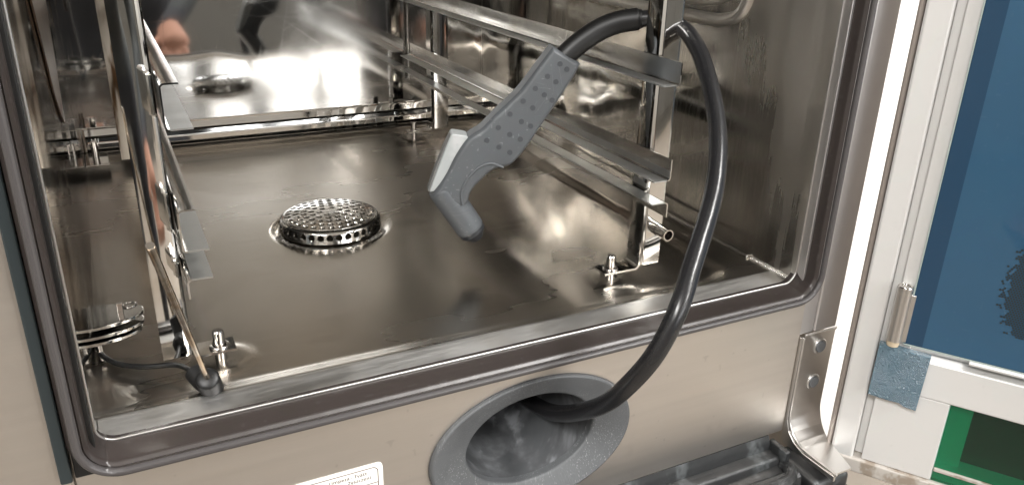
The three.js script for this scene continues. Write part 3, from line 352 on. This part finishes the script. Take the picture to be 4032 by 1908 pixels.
// ---------------------------------------------------------------- tray racks
const MIDX = 0.703;
function rack(side, label) {                       // side +1: right rack, -1: left rack (mirror image, channel rails)
  const mx = (x) => (side > 0 ? x : 2 * MIDX - x);
  const o = thing('tray_rack', label, 'rack', [mx(1.3), 0, -2.6], 'wire tray racks');
  const W = 1.326, FZ = -1.757, RZ = -3.43;
  for (const [z, rear] of [[FZ, 0], [RZ, 1]]) {
    const th = 0.005, h0 = 0.0, h1 = 2.02;
    const prof = [[W, z - 0.068], ...arcPts(W + 0.014, z - 0.014, 0.014, PI, PI / 2, 6), [W + (rear ? 0.075 : 0.062), z]];
    const g = sheet(prof, 0.028, h1, (a, b, t) => [mx(a), t, b], th, 3);
    const post = put('post', g, rear && side < 0 ? scorched : postSteel, o);
    const fx = side > 0 ? W - 0.085 : W - 0.063; const fp = [[fx - 0.035, 0.016], [W - 0.016, 0.016], ...arcPts(W - 0.016, 0.03, 0.014, -PI / 2, 0, 5), [W - 0.002, 0.05]];
    put('foot_plate', sheet(fp, z - 0.066, z - 0.004, (a, b, t) => [mx(a), b, t], 0.006, 1), rackSteel, post);
    put('foot_pin', join([rod([mx(fx), -0.03, z - 0.03], [mx(fx), 0.058, z - 0.03], 0.0135, 0.0135, 20), rod([mx(fx), 0.058, z - 0.03], [mx(fx), 0.062, z - 0.03], 0.0135, 0.011, 20), new THREE.TorusGeometry(0.019 * U, 0.0045 * U, 8, 24).rotateX(PI / 2).translate(mx(fx) * U, 0.021 * U, (z - 0.03) * U)]), chrome, post);
  }
  const XV = 1.319, XI = 1.268, ZF1 = -1.652, ZR1 = -3.70, th = 0.0035;
  const rail = (y0, y1, inv) => {
    let prof, ledge;
    if (inv) prof = [[XI, y1], [XV - 0.008, y1], ...arcPts(XV - 0.008, y1 - 0.008, 0.008, PI / 2, 0, 5), [XV, y0]];
    else { prof = [[XI, y0], [XV - 0.008, y0], ...arcPts(XV - 0.008, y0 + 0.008, 0.008, -PI / 2, 0, 5), [XV, y1]]; if (side < 0) prof = prof.slice(0, -1).concat([[XV, y1 + 0.022]], arcPts(XV - 0.008, y1 + 0.024, 0.008, 0, PI / 2, 5), [[XV - 0.034, y1 + 0.032]]); }
    const yl = inv ? y1 : y0, web = prof.slice(1); ledge = [[XI, yl], [XV - 0.0085, yl]];
    const r = put('rail', sheet(web, ZF1, ZR1, (a, b, t) => [mx(a), b, t], th, 4), railSteel, o); put('tray_ledge', sheet(ledge, ZF1 - 0.002, ZR1, (a, b, t) => [mx(a), b, t], th, 4), ledgeSteel, r); return r;
  };
  for (const y of [0.58, 0.323]) rail(y, y + 0.058, false);
  rail(0.217, 0.259, true); for (const y of [0.838, 1.095, 1.352, 1.61]) rail(y, y + 0.058, false);
  put('stop_rod', rod([mx(1.318), 0.2, -3.725], [mx(1.318), 1.9, -3.725], 0.0065, 0.0065, 12), rackSteel, o);
  if (side > 0) { const t = put('stub_tube', join([rod([1.355, 0.147, -1.757], [1.355, 0.147, -1.678], 0.0168, 0.0168, 28, true), rod([1.355, 0.147, -1.757], [1.355, 0.147, -1.678], 0.0138, 0.0138, 28, true), rod([1.355, 0.147, -1.757], [1.355, 0.147, -1.725], 0.0185, 0.0185, 28, true)]), chrome, o); const e = new THREE.RingGeometry(0.0138 * U, 0.0168 * U, 28); const q = v3(1.355, 0.147, -1.678); e.translate(q.x, q.y, q.z); put('tube_rim', e, chrome, t); }
  return o;
}
rack(1, 'polished steel tray rack beside the right cavity wall, behind the hand shower');
rack(-1, 'steel tray rack with channel rails beside the left cavity wall, scorched rear post');

// ---------------------------------------------------------------- drain strainer
{
  const cx = 0.605, cz = -2.54, yt = 0.022; const o = thing('drain_strainer', 'round perforated steel strainer standing over the floor drain', 'strainer', [cx, -0.06, cz]);
  const top = new THREE.Shape(); top.absarc(0, 0, 0.15 * U, 0, 2 * PI, false);
  const holes = []; [[0.034, 6], [0.060, 12], [0.086, 18], [0.112, 24], [0.138, 30]].forEach(([r, n], k) => { for (let i = 0; i < n; i++) { const a = 2 * PI * (i + k * 0.37) / n; holes.push([r * Math.cos(a), r * Math.sin(a)]); } });
  for (const [hx, hy] of holes) { const h = new THREE.Path(); h.absarc(hx * U, hy * U, 0.0102 * U, 0, 2 * PI, true); top.holes.push(h); }
  const tg = new THREE.ExtrudeGeometry(top, { depth: 0.0045 * U, bevelEnabled: true, bevelSize: 0.0008 * U, bevelThickness: 0.001 * U, bevelSegments: 1, curveSegments: 14 }); tg.rotateX(-PI / 2); tg.translate(cx * U, (yt - 0.0045) * U, cz * U);
  { const p = tg.attributes.position; for (let i = 0; i < p.count; i++) { const r = Math.hypot(p.getX(i) / U - cx, p.getZ(i) / U - cz) / 0.15; p.setY(i, p.getY(i) + 0.01 * U * Math.max(0, 1 - r * r)); } tg.computeVertexNormals(); }
  const body = put('perforated_disc', planarUV(tg), rackSteel, o);
  // skirt: one cell with a round hole, repeated round the edge
  const prof = (t, off) => { const a = clamp(t / 0.45) * PI / 2, r = 0.148 + 0.02 * Math.sin(a) + (t > 0.45 ? (t - 0.45) * 0.006 : 0) - off, y = yt - 0.02 * (1 - Math.cos(a)) - (t > 0.45 ? (t - 0.45) * 0.04 : 0); return [r, y]; };
  const n = 36, pos = [], nrm = [], M = 24;
  const pt = (th, t, off) => { const [r, y] = prof(t, off), [r1, y1] = prof(t + 0.01, off), [r0, y0] = prof(t - 0.01, off); const l = Math.hypot(r1 - r0, y1 - y0), nr = -(y1 - y0) / l, ny = (r1 - r0) / l, k = off ? -1 : 1; return { p: [(cx + r * Math.cos(th)) * U, y * U, (cz + r * Math.sin(th)) * U], n: [k * nr * Math.cos(th), k * ny, k * nr * Math.sin(th)] }; };
  const q = (A, B, C, D, own) => { let f; if (own) { const e = new THREE.Vector3(...B.p).sub(new THREE.Vector3(...A.p)), g = new THREE.Vector3(...D.p).sub(new THREE.Vector3(...A.p)); f = e.cross(g).normalize().toArray(); } for (const X of [A, B, C, A, C, D]) { pos.push(...X.p); nrm.push(...(f || X.n)); } };
  for (let i = 0; i < n; i++) {
    const c0 = (i + 0.5) / n * 2 * PI, hw = PI / n, HX = 0.37, HY = 0.22, MID = 0.53;
    const edge = (k, off, f) => { const a = 2 * PI * k / M, c1 = Math.cos(a), s1 = Math.sin(a), m = Math.max(Math.abs(c1), Math.abs(s1)); return pt(c0 + lerp(HX * c1, 0.5 * c1 / m, f) * 2 * hw, lerp(MID + HY * s1, 0.5 + 0.5 * s1 / m, f), off); };
    for (let k = 0; k < M; k++) { for (const off of [0, 0.005]) for (const [f0, f1] of [[0, 0.4], [0.4, 0.75], [0.75, 1]]) { const w = [edge(k, off, f0), edge(k + 1, off, f0), edge(k + 1, off, f1), edge(k, off, f1)]; if (!off) w.reverse(); q(...w); } q(edge(k, 0, 0), edge(k + 1, 0, 0), edge(k + 1, 0.005, 0), edge(k, 0.005, 0), true); }
  }
  const sg = new THREE.BufferGeometry(); sg.setAttribute('position', new THREE.Float32BufferAttribute(pos, 3)); sg.setAttribute('normal', new THREE.Float32BufferAttribute(nrm, 3));
  put('skirt', planarUV(sg), rackSteel, body);
  for (const a of [1.15, 3.3, 5.4]) { const lp = []; for (let i = 0; i <= 6; i++) { const th = a + (i / 6 - 0.5) * 0.17; lp.push([cx + 0.169 * Math.cos(th), cz + 0.169 * Math.sin(th)]); } put('leg', sheet(lp, -0.06, -0.012, (p, r, t) => [p, t, r], 0.005, 1), rackSteel, body); }
}

// ---------------------------------------------------------------- hand shower with its hose
{
  const base = [1.1459, 0.617, -1.9621]; const o = thing('hand_shower', 'dark grey hand shower with pale trigger hanging from a looped black hose', 'hand shower', base);
  const A = new THREE.Vector3(-0.3743, -0.918, -0.1314), B = new THREE.Vector3(-0.8673, 0.3967, -0.3007), Nn = new THREE.Vector3().crossVectors(B, A).normalize(); A.crossVectors(Nn, B).normalize();
  const basis = new THREE.Matrix4().makeBasis(B, A, Nn);          // local: x across (trigger side +), y along the handle, z to the viewer's side
  const place = (g) => { g.applyMatrix4(basis); return g; };
  const shape = (pts) => { const s = new THREE.Shape(); pts.forEach(([a, b], i) => (i ? s.lineTo(b * U, a * U) : s.moveTo(b * U, a * U))); s.closePath(); return s; };
  const smooth = (pts, k = 5) => { const c = new THREE.CatmullRomCurve3(pts.map(([a, b]) => new THREE.Vector3(a, b, 0)), false, 'centripetal'); return c.getPoints(pts.length * k).map((p) => [p.x, p.y]); };
  const left = smooth([[-0.0116, 0.0423], [0.06, 0.058], [0.14, 0.0772], [0.2303, 0.1143], [0.2737, 0.1300], [0.3089, 0.153], [0.3645, 0.1655], [0.4368, 0.1700], [0.505, 0.181]]);
  const right = smooth([[0.0001, -0.0495], [0.0229, -0.0495], [0.1, -0.04], [0.1731, -0.0282], [0.25, -0.016], [0.30, -0.006], [0.338, 0.0085], [0.3485, 0.0195], [0.3617, 0.039], [0.3804, 0.0546], [0.4079, 0.0663], [0.4373, 0.0774], [0.464, 0.0817], [0.49, 0.078], [0.51, 0.088]]);
  const bev = 0.014, ins = (p, d) => p; // bevel keeps the outline: shape shrunk by the bevel inside ExtrudeGeometry via negative offset
  const body = new THREE.ExtrudeGeometry(shape([...left, ...right.slice().reverse()]), { depth: 0.044 * U, bevelEnabled: true, bevelSize: bev * U, bevelOffset: -bev * U, bevelThickness: 0.02 * U, bevelSegments: 6, curveSegments: 8 });
  body.translate(0, 0, -0.022 * U); const handle = put('handle', planarUV(place(toCreasedNormals(body, 0.5))), gunPlastic, o, true);
  // spray head: barrel with collar and cone
  const ax = (a, b, z = 0) => B.clone().multiplyScalar(b * U).addScaledVector(A, a * U).addScaledVector(Nn, z * U);
  const barrel = (p, q, r0, r1, k = 36) => { const d = q.clone().sub(p), L = d.length(), g = new THREE.CylinderGeometry(r1 * U, r0 * U, L, k, 1); g.translate(0, L / 2, 0); g.applyQuaternion(new THREE.Quaternion().setFromUnitVectors(new THREE.Vector3(0, 1, 0), d.normalize())); g.translate(p.x, p.y, p.z); return g; };
  const h0 = ax(0.4834, 0.1630), h1 = ax(0.5738, 0.0277), dir = h1.clone().sub(h0).normalize(), hp = (t) => h0.clone().addScaledVector(dir, t * U), HL = h1.distanceTo(h0) / U;
  const lathe = [[0.0, -0.006], [0.034, -0.005], [0.042, 0.001], [0.0445, 0.012], [0.043, HL - 0.012], [0.0425, HL - 0.004], [0.04, HL]].map(([r, y]) => new THREE.Vector2(r * U, y * U));
  const hg = new THREE.LatheGeometry(lathe, 40); hg.applyQuaternion(new THREE.Quaternion().setFromUnitVectors(new THREE.Vector3(0, 1, 0), dir)); hg.translate(h0.x, h0.y, h0.z); put('spray_head', planarUV(hg), gunPlastic, handle, true);
  put('nozzle', planarUV(join([barrel(hp(HL - 0.001), hp(HL + 0.008), 0.037, 0.037), barrel(hp(HL + 0.008), hp(HL + 0.012), 0.0405, 0.04), barrel(hp(HL + 0.012), hp(HL + 0.036), 0.04, 0.019, 14), barrel(hp(HL + 0.036), hp(HL + 0.039), 0.019, 0.013, 14)])), nozzlePlastic, handle, true);
  // finger guard groove
  const arcC = new THREE.CatmullRomCurve3([[0.3509, 0.0278], [0.3545, 0.0662], [0.3774, 0.0918], [0.4211, 0.1083], [0.4666, 0.1085], [0.5002, 0.09]].map(([a, b]) => ax(a, b, 0.0415)));
  put('finger_guard', new THREE.TubeGeometry(arcC, 40, 0.004 * U, 8, false), gunPlastic, handle, true);
  // trigger: pale wedge lever with shade painted on its back
  const tp = [[0.3215, 0.1985], [0.3185, 0.192], [0.3120, 0.165], [0.3115, 0.158], [0.316, 0.150], [0.36, 0.151], [0.405, 0.156], [0.45, 0.167], [0.4965, 0.181], [0.502, 0.1885], [0.499, 0.192], [0.44, 0.1955], [0.377, 0.1985], [0.327, 0.2]];
  const tgE = new THREE.ExtrudeGeometry(shape(tp), { depth: 0.05 * U, bevelEnabled: true, bevelSize: 0.004 * U, bevelOffset: -0.003 * U, bevelThickness: 0.004 * U, bevelSegments: 3, curveSegments: 6 }); tgE.translate(0, 0, -0.025 * U);
  const trigger = put('trigger', planarUV(place(tgE)), triggerPlastic, handle, true);
  const tb = new THREE.ExtrudeGeometry(shape([[0.327, 0.2005], [0.37, 0.2025], [0.44, 0.2005], [0.503, 0.1955], [0.503, 0.191], [0.44, 0.1955], [0.37, 0.1975], [0.327, 0.196]]), { depth: 0.046 * U, bevelEnabled: true, bevelSize: 0.001 * U, bevelThickness: 0.001 * U, bevelSegments: 1 }); tb.translate(0, 0, -0.023 * U); put('trigger_back', place(tb), triggerShade, trigger, true);
  // grip dimples: shallow round pads on the broad face
  for (const [a, b] of [[0.0216, 0.0057], [0.0273, -0.0184], [0.0661, 0.0227], [0.0702, -0.0055], [0.1097, 0.0398], [0.1159, 0.0088], [0.1549, 0.0559], [0.1617, 0.0227], [0.203, 0.0747], [0.2096, 0.036], [0.2507, 0.089], [0.256, 0.051], [0.297, 0.1037], [0.3014, 0.0642], [0.2113, 0.0061], [0.2568, 0.0173], [0.3036, 0.0286], [0.121, -0.018]]) {
    const g = new THREE.CylinderGeometry(0.0075 * U, 0.0078 * U, 0.001 * U, 20); g.rotateX(PI / 2); g.translate(b * U, a * U, 0.0423 * U); put('grip_dot', place(g), dimplePlastic, handle, true);
  }
  // bend protector sleeve and hose
  put('bend_sleeve', tube([[1.335, 0.716, -1.887], [1.293, 0.707, -1.911], [1.249, 0.688, -1.931], [1.203, 0.658, -1.946], [1.163, 0.624, -1.957], [1.13, 0.588, -1.966]].map((p) => p), 0.0308, 50, 24), blackRubber, o);
  put('sleeve_collar', rod([1.3455, 0.7175, -1.8805], [1.331, 0.7155, -1.889], 0.0255, 0.0265, 24), blackRubber, o);
  put('hose', tube([[0.86, -0.235, -2.0], [0.885, -0.265, -1.85], [0.91, -0.275, -1.7], [0.924, -0.258, -1.59], [0.932, -0.221, -1.506], [0.943, -0.101, -1.349], [0.944, 0.0, -1.262], [0.972, 0.113, -1.205], [1.016, 0.207, -1.202], [1.088, 0.29, -1.253], [1.167, 0.356, -1.316], [1.217, 0.401, -1.361], [1.272, 0.469, -1.426], [1.314, 0.529, -1.493], [1.352, 0.606, -1.584], [1.379, 0.669, -1.673], [1.392, 0.704, -1.755], [1.378, 0.722, -1.836], [1.335, 0.716, -1.887]], 0.0222, 200, 24), hoseRubber, o);
}

// ---------------------------------------------------------------- core temperature probe
{
  const o = thing('core_probe', 'thin steel core probe with black grip leaning out over the front lip', 'probe', [0.1, -0.03, -1.64]);
  const a = [0.1, 0.02, -1.622], d = [-0.079, 0.477, 0.347], P = (t) => [a[0] + d[0] * t, a[1] + d[1] * t, a[2] + d[2] * t];
  const needle = put('needle', planarUV(rod(P(0.03), P(1), 0.006, 0.0074, 16)), new THREE.MeshPhysicalMaterial({ metalness: 1, map: tex(128, 128, (u, v) => { const s = sstep(0.35, 0.65, fbm(u, v, 6, 6, 4, 2)); return [toS(lerp(0.6, 0.42, s)), toS(lerp(0.53, 0.3, s)), toS(lerp(0.44, 0.19, s))]; }, true, [14, 14]), roughness: 0.24 }), o);
  put('needle_tip', rod(P(0.995), P(1.005), 0.0074, 0.0066, 16), chrome, needle);
  const grip = put('grip', tube([P(0.06), P(0.03), P(-0.04), P(-0.1)], 0.025, 20, 20), blackRubber, o);
  put('grip', tube([P(-0.02), [0.088, 0.012, -1.655], [0.075, 0.022, -1.685]], 0.0215, 16, 18), blackRubber, o);
  put('cable', tube([[0.078, 0.018, -1.68], [0.066, 0.02, -1.705], [0.042, 0.016, -1.745], [-0.025, 0.006, -1.785], [-0.076, 0.004, -1.825], [-0.106, 0.008, -1.87], [-0.117, 0.0, -1.95], [-0.117, -0.02, -2.1]], 0.0062, 80, 12), blackRubber, o);
}

// ---------------------------------------------------------------- the open door
{
  const o = thing('oven_door', 'open pale aluminium oven door with blue inner glass and green lower window', 'door', [1.8592, -0.607, -1.40]); o.rotation.y = Math.atan2(-0.836, 0.549);
  const B0 = -0.607, b = (x0, x1, y0, y1, z0, z1, r) => box(x0, x1, y0 - B0, y1 - B0, z0, z1, r), TOP = 2.2, END = 1.9;
  put('hinge_stile', b(0, 0.0665, -0.585, TOP, -0.12, 0, 0.009), doorPaint, o, true);
  put('edge_strip', b(-0.0175, -0.0015, -0.585, TOP, -0.115, -0.012, 0.006), doorEdge, o, true);
  put('groove_strip', b(0.067, 0.0895, -0.555, TOP, -0.12, -0.034, 0.002), doorPaint, o, true);
  put('glass_stile', b(0.09, 0.15, -0.29, TOP, -0.12, -0.004, 0.004), doorPaint, o, true);
  put('corner_plate', b(0.09, 0.284, -0.556, -0.2905, -0.09, -0.005, 0.003), doorPaint, o, true);
  put('cross_rail', b(0.151, END, -0.289, -0.172, -0.12, 0, 0.006), doorPaint, o, true);
  put('glass_channel', b(0.151, END, -0.1715, -0.118, -0.11, -0.05, 0.002), doorPaint, o, true);
  put('channel_bead', b(0.30, END, -0.1535, -0.146, -0.05, -0.004, 0.002), doorPaint, o, true);
  const ledge = put('bottom_rail', b(-0.016, END, -0.607, -0.557, -0.12, 0.006, 0.008), dirtyLedge, o, true);
  const glass = put('inner_glass', b(0.1285, END, -0.127, TOP, 0.002, 0.0135, 0.003), blueGlass, o, true);
  put('glass_edge', b(0.1245, 0.1283, -0.127, TOP, 0.003, 0.0125, 0.001), glassEdge, glass, true); put('glass_edge', b(0.1283, END, -0.1312, -0.1273, 0.003, 0.0125, 0.001), glassEdge, glass, true);
  put('printed_border', b(0.131, 0.178, -0.125, TOP, 0.0138, 0.0142, 0), blueBand, glass, true);
  // dotted print on the glass
  const dots = []; for (let i = 0; i < 46; i++) for (let j = 0; j < 26; j++) { const y = 0.25 - i * 0.0062, s = 0.318 + j * 0.0066 + (i % 2) * 0.0033, e = 0.322 + 0.045 * Math.pow(Math.abs(i - 22) / 24, 2.4) + 0.004 * Math.sin(i * 1.7); if (s < e || (s < e + 0.018 && rnd() < 0.55)) continue; const c2 = new THREE.CircleGeometry(0.0031 * U, 6); c2.translate(s * U, (y - B0) * U, 0.0145 * U); dots.push(c2); }
  const dp = put('dot_print', join(dots), new THREE.MeshPhysicalMaterial({ color: lin(0.008, 0.014, 0.014), roughness: 0.5 }), glass, true); dp.userData.kind = 'stuff';
  // pin hinge of the inner glass
  const pin = put('glass_hinge', rod([0.103, -0.122 - B0, 0.014], [0.103, 0.044 - B0, 0.014], 0.0215, 0.0215, 28), satin, o, true);
  put('hinge_leaf', b(0.106, 0.1345, -0.121, 0.026, 0.0145, 0.0195, 0.002), satin, pin, true); put('hinge_cap', join([new THREE.TorusGeometry(0.016 * U, 0.005 * U, 8, 24).rotateX(PI / 2).translate(0.103 * U, (0.045 - B0) * U, 0.014 * U)]), chrome, pin, true);
  put('hinge_bush', rod([0.103, -0.14 - B0, 0.014], [0.103, -0.122 - B0, 0.014], 0.016, 0.019, 20), new THREE.MeshPhysicalMaterial({ color: lin(0.6, 0.5, 0.36), roughness: 0.5 }), pin, true);
  // blue filmed corner block
  const bs = new THREE.Shape(); [[0.072, -0.142], [0.204, -0.148], [0.2, -0.322], [0.17, -0.32], [0.155, -0.312], [0.12, -0.313], [0.071, -0.31]].forEach(([x, y], i) => (i ? bs.lineTo(x * U, (y - B0) * U) : bs.moveTo(x * U, (y - B0) * U))); bs.closePath();
  const bg = new THREE.ExtrudeGeometry(bs, { depth: 0.02 * U, bevelEnabled: true, bevelSize: 0.002 * U, bevelThickness: 0.002 * U, bevelSegments: 2 }); bg.translate(0, 0, 0.001); put('corner_block', planarUV(bg), blueFilm, o, true);
  // lower window: green pane over a pale recess
  put('recess_side', b(0.285, 0.348, -0.556, -0.2905, -0.10, -0.05, 0.002), doorPaint, o, true);
  put('recess_back', b(0.349, END, -0.53, -0.2905, -0.12, -0.085, 0.002), darkGlass, o, true);
  put('recess_ledge', b(0.285, END, -0.556, -0.512, -0.12, -0.02, 0.003), doorPaint, o, true);
  put('window_pane', b(0.286, END, -0.5105, -0.2895, -0.016, -0.012, 0), greenGlass, o, true);
  put('window_pane', b(0.286, END, -0.5555, -0.522, -0.013, -0.009, 0), greenGlass, o, true);
  put('pane_bar', b(0.286, END, -0.5215, -0.511, -0.018, -0.004, 0.002), dirtyLedge, o, true);
}

// ---------------------------------------------------------------- crumbs on the cavity floor
{
  const list = []; for (let k = 0; k < 46; k++) { const x = 0.15 + rnd() * 1.1, z = -1.75 - rnd() * 1.6; if (Math.hypot(x - 0.605, z + 2.54) < 0.24) continue; const r = 0.0012 + rnd() * 0.0022; const s = new THREE.IcosahedronGeometry(r * U, 0); s.scale(1 + rnd() * 1.6, 0.6, 1); s.rotateY(rnd() * 6); s.translate(x * U, (-0.0245 + 0.001) * U, z * U); list.push(s); }
  const o = put('crumbs', join(list), new THREE.MeshStandardMaterial({ color: lin(0.1, 0.065, 0.035), roughness: 0.9 }), null); o.userData = { label: 'tiny dark crumbs scattered over the cavity floor', category: 'crumbs', kind: 'stuff' };
}
renderer.render(scene, camera);
